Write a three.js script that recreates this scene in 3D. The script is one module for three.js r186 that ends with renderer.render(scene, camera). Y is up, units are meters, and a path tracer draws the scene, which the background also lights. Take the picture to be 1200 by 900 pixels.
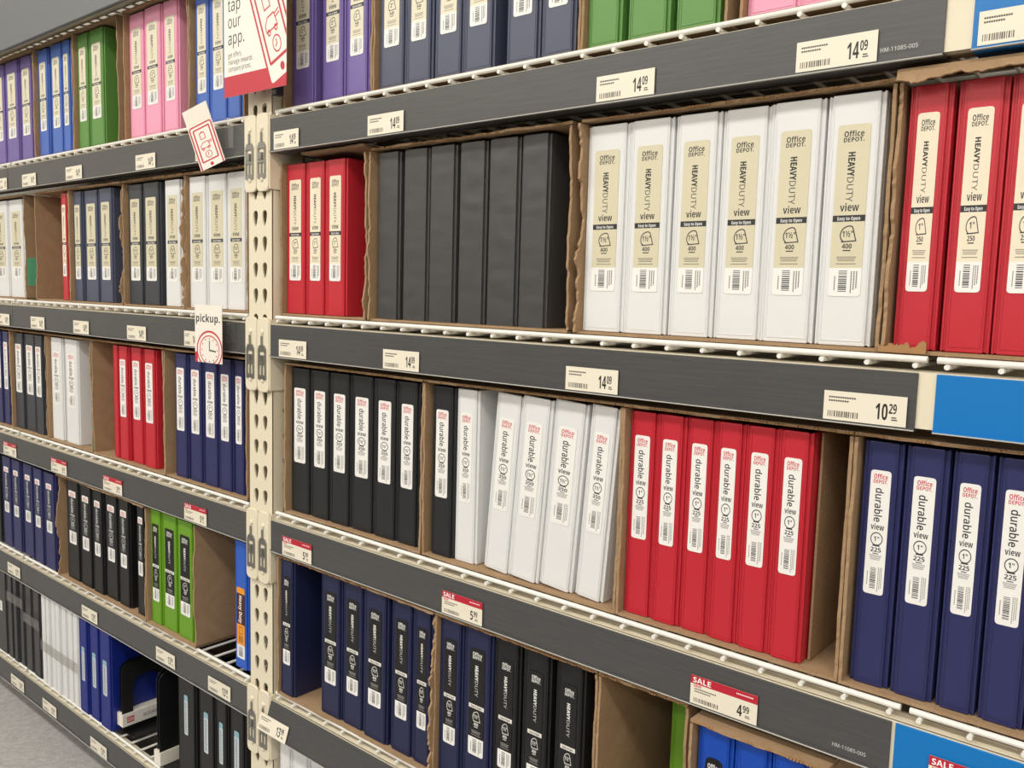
import * as THREE from 'three';
import { RoundedBoxGeometry } from 'three/addons/geometries/RoundedBoxGeometry.js';
import { mergeGeometries, toCreasedNormals } from 'three/addons/utils/BufferGeometryUtils.js';
import { RectAreaLightUniformsLib } from 'three/addons/lights/RectAreaLightUniformsLib.js';
import { ImprovedNoise } from 'three/addons/math/ImprovedNoise.js';

// ---------------------------------------------------------------- camera, exposure, lights
const F = 1007, CAM = [1.4472, 1.3466, 0.9837], YAW = 0.69894, PITCH = -0.10407, ROLL = 0.02759;
const scene = new THREE.Scene();
const camera = new THREE.PerspectiveCamera(2 * Math.atan(450 / F) * 180 / Math.PI, 4 / 3, 0.05, 60);
camera.position.set(...CAM);
camera.rotation.set(PITCH, YAW, ROLL, 'YXZ');
camera.updateMatrixWorld(true);
const renderer = new THREE.WebGLRenderer({ antialias: true });
renderer.toneMapping = THREE.LinearToneMapping;
renderer.toneMappingExposure = 1.0;
renderer.shadowMap.enabled = true;
scene.background = new THREE.Color(0x1a1a1a);
RectAreaLightUniformsLib.init();
const CEIL = 3.3, LIGHT_I = 21.5, LIGHT_COLOR = new THREE.Color(1, 0.955, 0.88);
const FIXTURES = [];                                   // ceiling troffers over the aisle and over the next aisle
for (const z of [1.75, 3.6, 5.4]) for (let k = -2; k <= 2; k++) FIXTURES.push([k * 1.75 + 0.2, z]);
for (const [x, z] of FIXTURES) {
  const l = new THREE.RectAreaLight(LIGHT_COLOR, LIGHT_I, 1.2, 0.3);
  l.position.set(x, CEIL - 0.045, z); l.rotation.x = -Math.PI / 2; l.castShadow = true; scene.add(l);
}

// ---------------------------------------------------------------- helpers
let seed = 7;
const rnd = () => { seed = (seed * 1664525 + 1013904223) >>> 0; return seed / 4294967296; };
const perlin = new ImprovedNoise();
const names = {};
const numbered = (n) => { const k = names[n] = (names[n] ?? -1) + 1; return k ? `${n}_${String(k).padStart(3, '0')}` : n; };
const shadow = (o) => { o.castShadow = o.receiveShadow = true; return o; };
function tag(o, label, category, group, kind) {
  o.userData.label = label; if (category) o.userData.category = category;
  if (group) o.userData.group = group; if (kind) o.userData.kind = kind; return o;
}
function thing(name, label, category, pos = [0, 0, 0], group) {
  const g = new THREE.Group(); g.name = numbered(name); g.position.set(...pos); scene.add(g); return tag(g, label, category, group);
}
function part(name, geo, mat, parent, pos) {
  const m = shadow(new THREE.Mesh(geo, mat)); m.name = name; if (pos) m.position.set(...pos); parent.add(m); return m;
}
function struct(name, geo, mat, label, pos) {
  const m = shadow(new THREE.Mesh(geo, mat)); m.name = name; if (pos) m.position.set(...pos); scene.add(m);
  m.userData = { kind: 'structure', label, category: name.split('_')[0] }; return m;
}
const bx = (w, h, d, x = 0, y = 0, z = 0) => new THREE.BoxGeometry(w, h, d).translate(x, y, z);
const rb = (w, h, d, r, x = 0, y = 0, z = 0, s = 1) => new RoundedBoxGeometry(w, h, d, s, Math.min(r, w / 2.01, h / 2.01, d / 2.01)).translate(x, y, z);
const merge = (list) => mergeGeometries(list.map((g) => { const q = g.index ? g.toNonIndexed() : g; for (const k of Object.keys(q.attributes)) if (!['position', 'normal', 'uv'].includes(k)) q.deleteAttribute(k); return q; }));
// world x of the point that a picture column u shows at height y on the plane z (the shelf fixes the plane)
const E3 = camera.matrixWorld.elements;
function xOn(u, y, z) {
  const k = (u - 600) / F, n = [E3[0] + k * E3[8], E3[1] + k * E3[9], E3[2] + k * E3[10]];
  return CAM[0] - (n[1] * (y - CAM[1]) + n[2] * (z - CAM[2])) / n[0];
}

// ---------------------------------------------------------------- textures and materials
function canvas(w, h, draw) {
  const c = document.createElement('canvas'); c.width = w; c.height = h; draw(c.getContext('2d'), w, h);
  const t = new THREE.CanvasTexture(c); t.colorSpace = THREE.SRGBColorSpace; t.anisotropy = 8; return t;
}
function grain(size, f, srgb = true) {
  const d = new Uint8Array(size * size * 4);
  for (let j = 0; j < size; j++) for (let i = 0; i < size; i++) { const c = f(i / size, j / size); for (let k = 0; k < 4; k++) d[(j * size + i) * 4 + k] = k === 3 ? 255 : Math.max(0, Math.min(255, c[k])); }
  const t = new THREE.DataTexture(d, size, size); t.wrapS = t.wrapT = THREE.RepeatWrapping; t.magFilter = THREE.LinearFilter; t.minFilter = THREE.LinearMipmapLinearFilter; t.generateMipmaps = true;
  if (srgb) t.colorSpace = THREE.SRGBColorSpace; t.needsUpdate = true; return t;
}
const tn = (u, v, f, z = 0) => { // tiling noise
  const a = 2 * Math.PI * u, b = 2 * Math.PI * v, r = f / (2 * Math.PI);
  return perlin.noise(Math.cos(a) * r + 9.1, Math.sin(a) * r + Math.cos(b) * r + z, Math.sin(b) * r + 4.3);
};
const mat = (color, o = {}) => new THREE.MeshStandardMaterial({ color, roughness: 0.6, ...o });
const carpetTex = grain(512, (u, v) => { const n = 12 * tn(u, v, 40) + 9 * tn(u, v, 130, 3) + 26 * (rnd() - 0.5) + (rnd() < 0.02 ? 22 : 0); return [172 + n, 169 + n, 168 + n]; });
const cardTex = grain(256, (u, v) => { const n = 7 * tn(u, v, 9) + 5 * Math.sin(v * 2 * Math.PI * 40) * 0.5 + 9 * (rnd() - 0.5) + 6 * tn(u, v, 60, 5); return [165 + n, 136 + n, 104 + n]; });
const vinylBump = grain(256, (u, v) => { const n = 128 + 50 * tn(u, v, 30) + 60 * (rnd() - 0.5); return [n, n, n]; }, false);
const stripTex = grain(512, (u, v) => { const a = 2 * Math.PI * u, n = 5 * perlin.noise(Math.cos(a) * 1.2 + 3, Math.sin(a) * 1.2, v * 46) + 4 * perlin.noise(Math.cos(a) * 2.5, Math.sin(a) * 2.5 + 7, v * 90) + 4 * (rnd() - 0.5); return [79 + n, 79 + n, 80 + n]; });
const M = {
  rack: mat(0xe9e0c8, { roughness: 0.42 }), wire: mat(0xf0eee8, { roughness: 0.35 }), dark: mat(0x151515), zinc: mat(0x9c9c98, { metalness: 0.85, roughness: 0.35 }),
  strip: mat(0xffffff, { map: stripTex, roughness: 0.36 }), blueStrip: mat(0x0877c4, { roughness: 0.4 }), lip: mat(0xb9b8b2, { roughness: 0.25 }), header: mat(0x6f7276, { roughness: 0.5 }),
  card: mat(0xffffff, { map: cardTex, roughness: 0.92 }), cardEdge: mat(0xa98258, { roughness: 1 }),
  back: mat(0x6b6054, { roughness: 0.9 }), carpet: mat(0xffffff, { map: carpetTex, roughness: 0.85 }), ceiling: mat(0xe6e4de, { roughness: 0.95 }), wall: mat(0xe4e1d8, { roughness: 0.9 }),
  chrome: mat(0xc8c8c8, { metalness: 1, roughness: 0.25 }), clear: new THREE.MeshPhysicalMaterial({ color: 0xffffff, transmission: 1, thickness: 0, roughness: 0.08, ior: 1.45 }),
  paper: mat(0xeee9dd, { roughness: 0.7 }), teal: mat(0x63b58c, { roughness: 0.7 }), blackMetal: mat(0x131416, { roughness: 0.4 }), lamp: mat(0xffffff, { emissive: new THREE.Color(1, 0.97, 0.92), emissiveIntensity: 1.6 }),
};
const vinyl = (c, rough = 0.4) => { const m = mat(c, { roughness: rough, bumpMap: vinylBump, bumpScale: 0.00012 }); return m; };
const C = {
  purple: vinyl(0x7462a6), blue: vinyl(0x4a6fc2), green: vinyl(0x5f9246), pink: vinyl(0xf0a5c2), slate: vinyl(0x4b5168), navy: vinyl(0x2f3262), navyDeep: vinyl(0x20264a), black: vinyl(0x2a2b2d),  // purple, blue, green, slate (navy) lightened: upper-shelf haze put into the base colour
  blackDeep: vinyl(0x1a1a1c), charcoal: vinyl(0x3a3d45), white: vinyl(0xe6e7e8), red: vinyl(0xc42a38), royal: vinyl(0x0d49b4), royalDeep: vinyl(0x10247e), lime: vinyl(0x6a9e20), sky: vinyl(0x2a5fc4), grey: vinyl(0x3a3a3d, 0.3), greyBlack: vinyl(0x454546, 0.42),  // last entry: lighter grey for the plain black binders
};
// ---- printed labels: canvases drawn in label proportion
const INK = '#2a2a2c';
function rot(g, x, y, fn) { g.save(); g.translate(x, y); g.rotate(Math.PI / 2); fn(); g.restore(); }
function fit(g, s, x, y, w) { g.save(); g.translate(x, y); const k = Math.min(1.6, w / g.measureText(s).width); g.scale(k, 1); g.fillText(s, 0, 0); g.restore(); }
function barcode(g, x, y, w, h, vertical = true, ink = INK) {
  g.fillStyle = ink; let s = 17; const r = () => (s = (s * 73 + 41) % 997) / 997;
  for (let p = 0; p < (vertical ? h : w);) { const b = 2 + 4 * r(); if (vertical) g.fillRect(x, y + p, w, b); else g.fillRect(x + p, y, b, h); p += b + 2 + 4 * r(); }
}
function maker(g, w, y, ink, s = 1) {
  g.fillStyle = ink; g.textAlign = 'center'; g.font = `bold ${Math.round(40 * s)}px sans-serif`; fit(g, 'Office', w / 2, y, w * 0.7 * s);
  g.font = `bold ${Math.round(29 * s)}px sans-serif`; fit(g, 'DEPOT.', w / 2, y + 25 * s, w * 0.73 * s);
}
function fineprint(g, w, y, ink, n = 3) { g.fillStyle = ink; g.globalAlpha = 0.75; for (let k = 0; k < n; k++) for (let x = w * 0.2 + k * 3; x < w * 0.8 - 4 * k; x += 7) g.fillRect(x, y + k * 8, 5, 4); g.globalAlpha = 1; }
function bottomCode(g, w, y, h) {
  g.fillStyle = '#f4f3f0'; g.fillRect(0, y, w, h); barcode(g, w * 0.3, y + h * 0.1, w * 0.26, h * 0.74); g.fillStyle = '#555';
  for (let k = 0; k < 3; k++) for (let q = y + h * 0.12; q < y + h * (0.85 - 0.08 * k); q += 7) g.fillRect(w * (0.68 + 0.08 * k), q, 6, 5);
  for (let q = y + h * 0.3; q < y + h * 0.8; q += 8) g.fillRect(w * 0.17, q, 5, 6);
}
function heavyDuty(size, sheets, bg, ink, band, bandInk, view = true) {
  return canvas(160, 760, (g, w, h) => {
    g.fillStyle = bg; g.fillRect(0, 0, w, h); maker(g, w, 54, ink, 0.9);
    rot(g, w * 0.37, 118, () => { g.textAlign = 'left'; g.fillStyle = ink; g.font = 'bold 46px sans-serif'; const k = 108 / g.measureText('HEAVY').width; g.save(); g.scale(k, 1); g.fillText('HEAVY', 0, 0); g.strokeStyle = ink; g.lineWidth = 1.6; g.strokeText('HEAVY', 0, 0); g.restore(); g.globalAlpha = 0.7; g.globalAlpha = 0.85; g.font = '46px sans-serif'; const k2 = 112 / g.measureText('DUTY').width; g.translate(108, 0); g.scale(k2, 1); g.fillText('DUTY', 0, 0); g.globalAlpha = 1; });
    g.fillStyle = ink; g.textAlign = 'center'; g.font = 'bold 46px sans-serif'; if (view) fit(g, 'view', w / 2, 380, w * 0.58);
    g.fillStyle = band; g.fillRect(0, 398, w, 28); g.fillStyle = bandInk; g.font = 'bold 21px sans-serif'; fit(g, 'Easy to Open', w / 2, 420, w * 0.72);
    g.strokeStyle = ink; g.lineWidth = 5; g.beginPath(); g.moveTo(50, 516); g.lineTo(122, 512); g.lineTo(106, 460); g.quadraticCurveTo(102, 444, 84, 446); g.quadraticCurveTo(48, 452, 44, 484); g.quadraticCurveTo(44, 506, 60, 514); g.stroke();
    g.fillStyle = ink; g.font = 'bold 38px sans-serif'; fit(g, size, 80, 494, size.length > 2 ? 56 : 36);
    g.font = 'bold 30px sans-serif'; g.fillText(sheets, w / 2, 546); g.fillRect(w * 0.38, 552, w * 0.24, 5);
    fineprint(g, w, 582, ink, 3); fineprint(g, w, 612, ink, 1); bottomCode(g, w, 632, h - 632);
  });
}
function durable(size, sheets, clear = null) {
  return canvas(150, 720, (g, w, h) => {
    const ink = clear ? '#dcdcdc' : INK; g.fillStyle = clear ?? '#f3f2ef'; g.fillRect(0, 0, w, h);
    if (clear) { g.fillStyle = '#f3f2ef'; g.fillRect(0, 0, w, 82); }
    maker(g, w, 50, '#c8303a', 1);
    rot(g, w * 0.3, 100, () => { g.textAlign = 'left'; g.fillStyle = ink; g.strokeStyle = ink; g.lineWidth = 2.2; g.font = '74px sans-serif'; const k = 200 / g.measureText('durable').width; g.scale(k, 1); g.fillText('durable', 0, 0); g.strokeText('durable', 0, 0); });
    g.fillStyle = ink; g.textAlign = 'center'; g.font = 'bold 46px sans-serif'; fit(g, 'view', w / 2, 343, w * 0.66);
    g.strokeStyle = ink; g.lineWidth = 6; g.beginPath(); g.ellipse(w / 2, 396, 42, 36, 0, 0, 7); g.stroke();
    g.font = 'bold 40px sans-serif'; fit(g, size, w / 2, 410, size.length > 2 ? 58 : 44); g.fillRect(w * 0.32, 432, w * 0.36, 7);
    g.font = 'bold 36px sans-serif'; fit(g, sheets, w / 2, 472, w * 0.54); g.fillRect(w * 0.36, 479, w * 0.28, 5); fineprint(g, w, 490, ink, 4);
    if (clear) bottomCode(g, w, 548, h - 548); else { barcode(g, w * 0.3, 566, w * 0.28, 120); g.fillStyle = '#666'; for (let k = 0; k < 3; k++) for (let q = 560; q < 700 - 12 * k; q += 8) g.fillRect(w * (0.68 + 0.08 * k), q, 6, 5); for (let q = 590; q < 670; q += 9) g.fillRect(w * 0.15, q, 6, 6); }
  });
}
const CREAM = '#e6dfc6', lab = (t, o) => new THREE.MeshStandardMaterial({ map: t, roughness: 0.42, ...o });
const L = {
  hd2: lab(heavyDuty('2"', '540', CREAM, INK, '#2c2c2e', '#eee')), hd15: lab(heavyDuty('1½"', '400', '#d9d2b6', INK, '#2c2c2e', '#eee')), hd1: lab(heavyDuty('1"', '250', '#efe4cc', INK, '#2c2c2e', '#eee')),
  hdBlack: lab(heavyDuty('1½"', '400', '#18181a', '#f0f0ec', '#e6e4dc', '#333', false)), hdBlack1: lab(heavyDuty('1"', '250', '#101212', '#f0f0ec', '#e6e4dc', '#333', false)),
  dur1: lab(durable('1"', '225')), dur15: lab(durable('1½"', '350')), dur2: lab(durable('2"', '500')),
  clearNavy: lab(durable('1"', '225', '#2b3050')), clearBlack: lab(durable('1"', '225', '#2c2e31')),
  orange: lab(canvas(150, 620, (g, w, h) => {
    g.fillStyle = '#4a1f14'; g.fillRect(0, 0, w, h); g.fillStyle = '#f09a24'; g.fillRect(0, 0, w, 52); g.fillRect(0, 320, w, 180); g.fillStyle = '#e9eaec'; g.fillRect(0, 500, w, 120);
    rot(g, w * 0.3, 66, () => { g.fillStyle = '#fff'; g.textAlign = 'left'; g.font = 'bold 76px sans-serif'; const k = 244 / g.measureText('Heavy Duty').width; g.scale(k, 1); g.fillText('Heavy Duty', 0, 0); });
    g.strokeStyle = '#6a3410'; g.lineWidth = 5; g.strokeRect(45, 345, 60, 60); g.fillStyle = '#6a3410'; for (let k = 0; k < 4; k++) g.fillRect(42 + k * 20, 420, 10, 60); barcode(g, 40, 520, 70, 80);
  })),
  pale: lab(canvas(64, 512, (g, w, h) => { g.fillStyle = '#c9d3da'; g.fillRect(0, 0, w, h); g.fillStyle = '#8fb6c4'; g.fillRect(0, 0, w, 70); g.fillStyle = '#6f7f8c'; for (let y = 90; y < 480; y += 12) g.fillRect(14 + (y * 7) % 9, y, 30 - (y * 5) % 13, 7); })),
  whiteBit: lab(canvas(64, 128, (g, w, h) => { g.fillStyle = '#eeeeec'; g.fillRect(0, 0, w, h); barcode(g, 16, 16, 30, 90); })),
  oval: lab(canvas(150, 720, (g, w, h) => {
    g.fillStyle = '#101113'; g.fillRect(0, 0, w, h); maker(g, w, 74, '#f0f0ee', 1.05);
    rot(g, w * 0.34, 140, () => { g.fillStyle = '#f0f0ee'; g.textAlign = 'left'; g.font = 'bold 50px sans-serif'; const k = 240 / g.measureText('HEAVYDUTY').width; g.scale(k, 1); g.fillText('HEAVYDUTY', 0, 0); }); bottomCode(g, w, 590, 130);
  })),
};
// where each printed label sits on its spine: [top, bottom] as shares of the height from the top, width as a share of the spine, corner radius
const LAY = {
  hd2: [0.12, 0.76, 0.66], hd15: [0.12, 0.8, 0.68], hd1: [0.105, 0.775, 0.66], hdBlack: [0.12, 0.77, 0.62], hdBlack1: [0.12, 0.8, 0.66], dur1: [0.115, 0.62, 0.68], dur15: [0.135, 0.65, 0.66], dur2: [0.135, 0.65, 0.66],
  clearNavy: [0.11, 0.62, 0.55], clearBlack: [0.11, 0.64, 0.6], orange: [0.36, 0.92, 0.72], pale: [0.3, 0.66, 0.4], whiteBit: [0.38, 0.5, 0.5], oval: [0.14, 0.7, 0.62],
};
const labelGeos = new Map();
function labelGeo(w, h, r, oval) {
  const key = [w.toFixed(4), h.toFixed(4), oval].join(); if (labelGeos.has(key)) return labelGeos.get(key);
  const s = new THREE.Shape(), a = w / 2, q = Math.min(r, a), t = oval ? a * 0.8 : q;
  s.moveTo(-a + q, 0); s.lineTo(a - q, 0); s.quadraticCurveTo(a, 0, a, q); s.lineTo(a, h - t); s.quadraticCurveTo(a, h, oval ? 0 : a - t, h); if (!oval) s.lineTo(-a + t, h); s.quadraticCurveTo(-a, h, -a, h - t); s.lineTo(-a, q); s.quadraticCurveTo(-a, 0, -a + q, 0);
  const g = new THREE.ExtrudeGeometry(s, { depth: 0.0004, bevelEnabled: false, curveSegments: 3 }), p = g.attributes.position, uv = g.attributes.uv;
  for (let i = 0; i < p.count; i++) uv.setXY(i, p.getX(i) / w + 0.5, p.getY(i) / h);
  labelGeos.set(key, g); return g;
}

// ---------------------------------------------------------------- the room
const RAILS = { T: 2.059, A: 1.6669, B: 1.2747, C: 0.8835, D: 0.5063, E: 0.1491 }, STRIP_H = 0.063, DECK = 0.0183;
const floorGeo = bx(10, 0.1, 8, 0, -0.05, 2.9); { const p = floorGeo.attributes.position, uv = floorGeo.attributes.uv; for (let i = 0; i < p.count; i++) uv.setXY(i, p.getX(i) / 0.7, p.getZ(i) / 0.7); }
struct('floor', floorGeo, M.carpet, 'speckled pale grey store floor in front of the shelving');
struct('ceiling', bx(10, 0.1, 8, 0, CEIL + 0.05, 2.9), M.ceiling, 'off white store ceiling above the aisle');
struct('wall_back', bx(10, CEIL, 0.1, 0, CEIL / 2, -1.05), M.wall, 'plain store wall behind the shelving');
struct('wall_front', bx(10, CEIL, 0.1, 0, CEIL / 2, 6.85), M.wall, 'plain store wall across the aisles');
struct('wall_left', bx(0.1, CEIL, 8, -5.05, CEIL / 2, 2.9), M.wall, 'plain store wall at one end of the aisle');
struct('wall_right', bx(0.1, CEIL, 8, 5.05, CEIL / 2, 2.9), M.wall, 'plain store wall at the other end of the aisle');
for (const [x, z] of FIXTURES) {
  const i = FIXTURES.findIndex((f) => f[0] === x && f[1] === z), g = thing('ceiling_light', `flat white ceiling light panel over the ${['binder', 'next', 'last'][i / 5 | 0]} aisle, ${['first', 'second', 'third', 'fourth', 'fifth'][i % 5]} from the end wall`, 'light', [x, CEIL, z], 'ceiling light panels');
  part('housing', bx(1.26, 0.03, 0.36, 0, -0.015, 0), M.rack, g); part('diffuser', bx(1.2, 0.008, 0.3, 0, -0.034, 0), M.lamp, g);
}
{ // the next run of shelving across the aisle, which the glossy strips and vinyl mirror
  const g = thing('shelving_run', 'plain dark shelving run on the far side of the aisle', 'shelving', [0, 0, 2.35]);
  part('back_panel', bx(9.6, 1.36, 0.04, 0, 0.68, 0.45), M.back, g); for (const y of [0.12, 0.5, 0.9, 1.3]) part('shelf', bx(9.6, 0.05, 0.44, 0, y, 0.22), M.header, g);
}

// ---------------------------------------------------------------- the steel rack
const UP_W = 0.078, UP_X = -0.042, UP_D = 0.075, UP_H = 2.35, UP_Z = -0.004, BAY = 2.44, DEPTH = 0.46;
function teardrop(x, y) { const p = new THREE.Path(), r = 0.0078; p.moveTo(x, y - 0.017); p.bezierCurveTo(x + 0.0045, y - 0.014, x + r, y + 0.001, x + r, y + 0.007); p.absarc(x, y + 0.007, r, 0, Math.PI, false); p.bezierCurveTo(x - r, y + 0.001, x - 0.0045, y - 0.014, x, y - 0.017); return p; }
function upright(parent, x0) {
  const s = new THREE.Shape([[-UP_W / 2, 0], [UP_W / 2, 0], [UP_W / 2, UP_H], [-UP_W / 2, UP_H]].map((q) => new THREE.Vector2(...q)));
  for (let y = 0.06; y < UP_H - 0.04; y += 0.0508) for (const x of [-0.0155, 0.0155]) s.holes.push(teardrop(x, y));
  const front = new THREE.ExtrudeGeometry(s, { depth: 0.003, bevelEnabled: false, curveSegments: 4 }).translate(0, 0, -0.003);
  const side = (sx) => { const q = new THREE.Shape([[0, 0], [UP_D, 0], [UP_D, UP_H], [0, UP_H]].map((c) => new THREE.Vector2(...c))); for (let y = 0.035; y < UP_H - 0.03; y += 0.0508) { const h = new THREE.Path(); h.absarc(0.03, y, 0.0066, 0, 7, true); q.holes.push(h); } return new THREE.ExtrudeGeometry(q, { depth: 0.003, bevelEnabled: false, curveSegments: 6 }).rotateY(Math.PI / 2).translate(sx > 0 ? UP_W / 2 - 0.003 : -UP_W / 2, 0, -0.001); };
  part('upright', merge([front, side(1), side(-1), bx(UP_W, UP_H, 0.003, 0, UP_H / 2, -UP_D)]), M.rack, parent, [x0, 0, UP_Z]);  // rear plate added to close the channel and darken the holes
  part('rear_upright', merge([bx(UP_W, UP_H, 0.003, 0, UP_H / 2, 0), bx(0.003, UP_H, 0.05, UP_W / 2, UP_H / 2, 0.025), bx(0.003, UP_H, 0.05, -UP_W / 2, UP_H / 2, 0.025)]), M.rack, parent, [x0, 0, -DEPTH - 0.055]);
  for (const y of [0.4, 1.15, 1.9]) part('brace', bx(0.025, 0.025, DEPTH - 0.03), M.rack, parent, [x0, y, -DEPTH / 2 - 0.04]);
}
const rack = thing('steel_rack', 'cream steel shelving rack with keyhole uprights and long beams', 'shelving');
for (const x of [UP_X - BAY - UP_W, UP_X, UP_X + BAY + UP_W]) upright(rack, x);
const BEAM_L0 = UP_X - UP_W / 2 - BAY, BEAM_R0 = UP_X + UP_W / 2;
const plateShape = (w, h) => { const s = new THREE.Shape(), r = 0.012; s.moveTo(-w / 2 + r, 0); s.lineTo(w / 2 - r, 0); s.quadraticCurveTo(w / 2, 0, w / 2, r); s.lineTo(w / 2, h - r); s.quadraticCurveTo(w / 2, h, w / 2 - r, h); s.lineTo(-w / 2 + r, h); s.quadraticCurveTo(-w / 2, h, -w / 2, h - r); s.lineTo(-w / 2, r); s.quadraticCurveTo(-w / 2, 0, -w / 2 + r, 0); return s; };
const PLATE_H = 0.146, plateGeo = new THREE.ExtrudeGeometry(plateShape(0.037, PLATE_H), { depth: 0.003, bevelEnabled: true, bevelSize: 0.001, bevelThickness: 0.001, bevelSegments: 1, curveSegments: 4 });
const rivetGeo = new THREE.SphereGeometry(0.0055, 10, 6).scale(1, 1, 0.6);
const clipGeo = (() => {
  const o = new THREE.Shape(); o.moveTo(-0.013, 0); o.lineTo(0.013, 0); o.lineTo(0.013, 0.06); o.lineTo(0.008, 0.068); o.lineTo(-0.008, 0.068); o.lineTo(-0.013, 0.06); o.lineTo(-0.013, 0);
  for (const [x, y, w, h] of [[-0.0055, 0.009, 0.0075, 0.02], [0.0055, 0.009, 0.0075, 0.02], [0, 0.034, 0.017, 0.022]]) { const p = new THREE.Path(); p.moveTo(x - w / 2, y); p.lineTo(x - w / 2, y + h); p.lineTo(x + w / 2, y + h); p.lineTo(x + w / 2, y); p.lineTo(x - w / 2, y); o.holes.push(p); }
  return merge([new THREE.ExtrudeGeometry(o, { depth: 0.002, bevelEnabled: false }), bx(0.0035, 0.02, 0.004, 0, 0.077, 0.001), bx(0.009, 0.013, 0.005, 0, 0.042, 0.002)]);
})();
for (const [k, y] of Object.entries(RAILS)) {
  for (const x0 of [BEAM_L0, BEAM_R0]) {
    const beam = merge([bx(BAY, 0.061, 0.003, BAY / 2, -0.0295, -0.0015), bx(BAY, 0.003, 0.03, BAY / 2, -0.0005, -0.016), bx(BAY, 0.003, 0.03, BAY / 2, -0.0585, -0.016), bx(BAY, 0.06, 0.003, BAY / 2, -0.03, -0.031)]);
    part('beam', beam, M.rack, rack, [x0, y, 0]); part('rear_beam', bx(BAY, 0.06, 0.03), M.rack, rack, [x0 + BAY / 2, y - 0.03, -DEPTH]);
  }
  for (const sx of [-1, 1]) {
    const c = part('connector', sx < 0 ? plateGeo : merge([plateGeo, bx(0.003, PLATE_H - 0.006, 0.045, 0.021, PLATE_H / 2, -0.021)]), M.rack, rack, [UP_X + sx * 0.0205, y + 0.012 - PLATE_H, 0.001]);
    for (const q of [0.022, 0.118]) part('rivet', rivetGeo, M.rack, c, [0, q, 0.004]);
    part('safety_clip', clipGeo, M.zinc, c, [0, 0.024, 0.0045]);
  }
}
for (const [x, w] of [[BEAM_L0 + BAY / 2, BAY], [BEAM_R0 + BAY / 2, BAY]]) part('back_panel', bx(w, 2.2, 0.006, x, 1.15, -DEPTH - 0.02), M.back, rack);
tag(thing('header_panel', 'plain grey header panel above the top shelf of binders', 'panel'), 'plain grey header panel above the top shelf of binders', 'panel').add(shadow(Object.assign(new THREE.Mesh(rb(2 * BAY, 0.3, 0.012, 0.003, UP_X, 2.128, 0.022), M.header), { name: 'board' })));

// ---- wire decks, 1.19 m sections
const XW = 1.19, wireR = 0.0031, DECK_D = 0.44;
const zWire = new THREE.CylinderGeometry(wireR, wireR, DECK_D + 0.004, 7).rotateX(Math.PI / 2).translate(0, 0.0065, -DECK_D / 2 - 0.0045);
const xWire = new THREE.CylinderGeometry(wireR, wireR, XW, 7).rotateZ(Math.PI / 2).translate(0, 0.0131, 0);
const ROWWORD = { T: 'the topmost shelf', A: 'the pink and purple binder shelf', B: 'the plain black binder shelf', C: 'the red sale binder shelf', D: 'the lime green binder shelf', E: 'the bottom shelf' };
const DECKS = [];
for (const k of Object.keys(RAILS)) for (const [x, w] of [[-0.685 - 1.205, 'far end section'], [-0.685, 'promotional card section'], [0.6, 'section with grey label strips'], [1.8, 'section with blue label strips']]) {
  if (k === 'E' && x > 1) continue;
  DECKS.push([k, x, w]);
}
for (const [k, x, w] of DECKS) {
  const g = thing('wire_deck', `white wire deck of ${ROWWORD[k]}, ${w}`, 'wire shelf', [x, RAILS[k] + 0.001, 0], 'wire shelf decks');
  for (const z of [-0.0095, -0.12, -0.23, -0.34, -DECK_D + 0.005]) part(z > -0.02 ? 'front_wire' : 'long_wire', z > -0.02 ? new THREE.CylinderGeometry(0.0038, 0.0038, XW, 8).rotateZ(Math.PI / 2).translate(0, 0.0131, 0) : xWire, M.wire, g, [0, 0, z]);
  for (let i = 0; i < 24; i++) part('cross_wire', zWire, M.wire, g, [-XW / 2 + 0.011 + i * 0.0508, 0, 0]);
}

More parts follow.
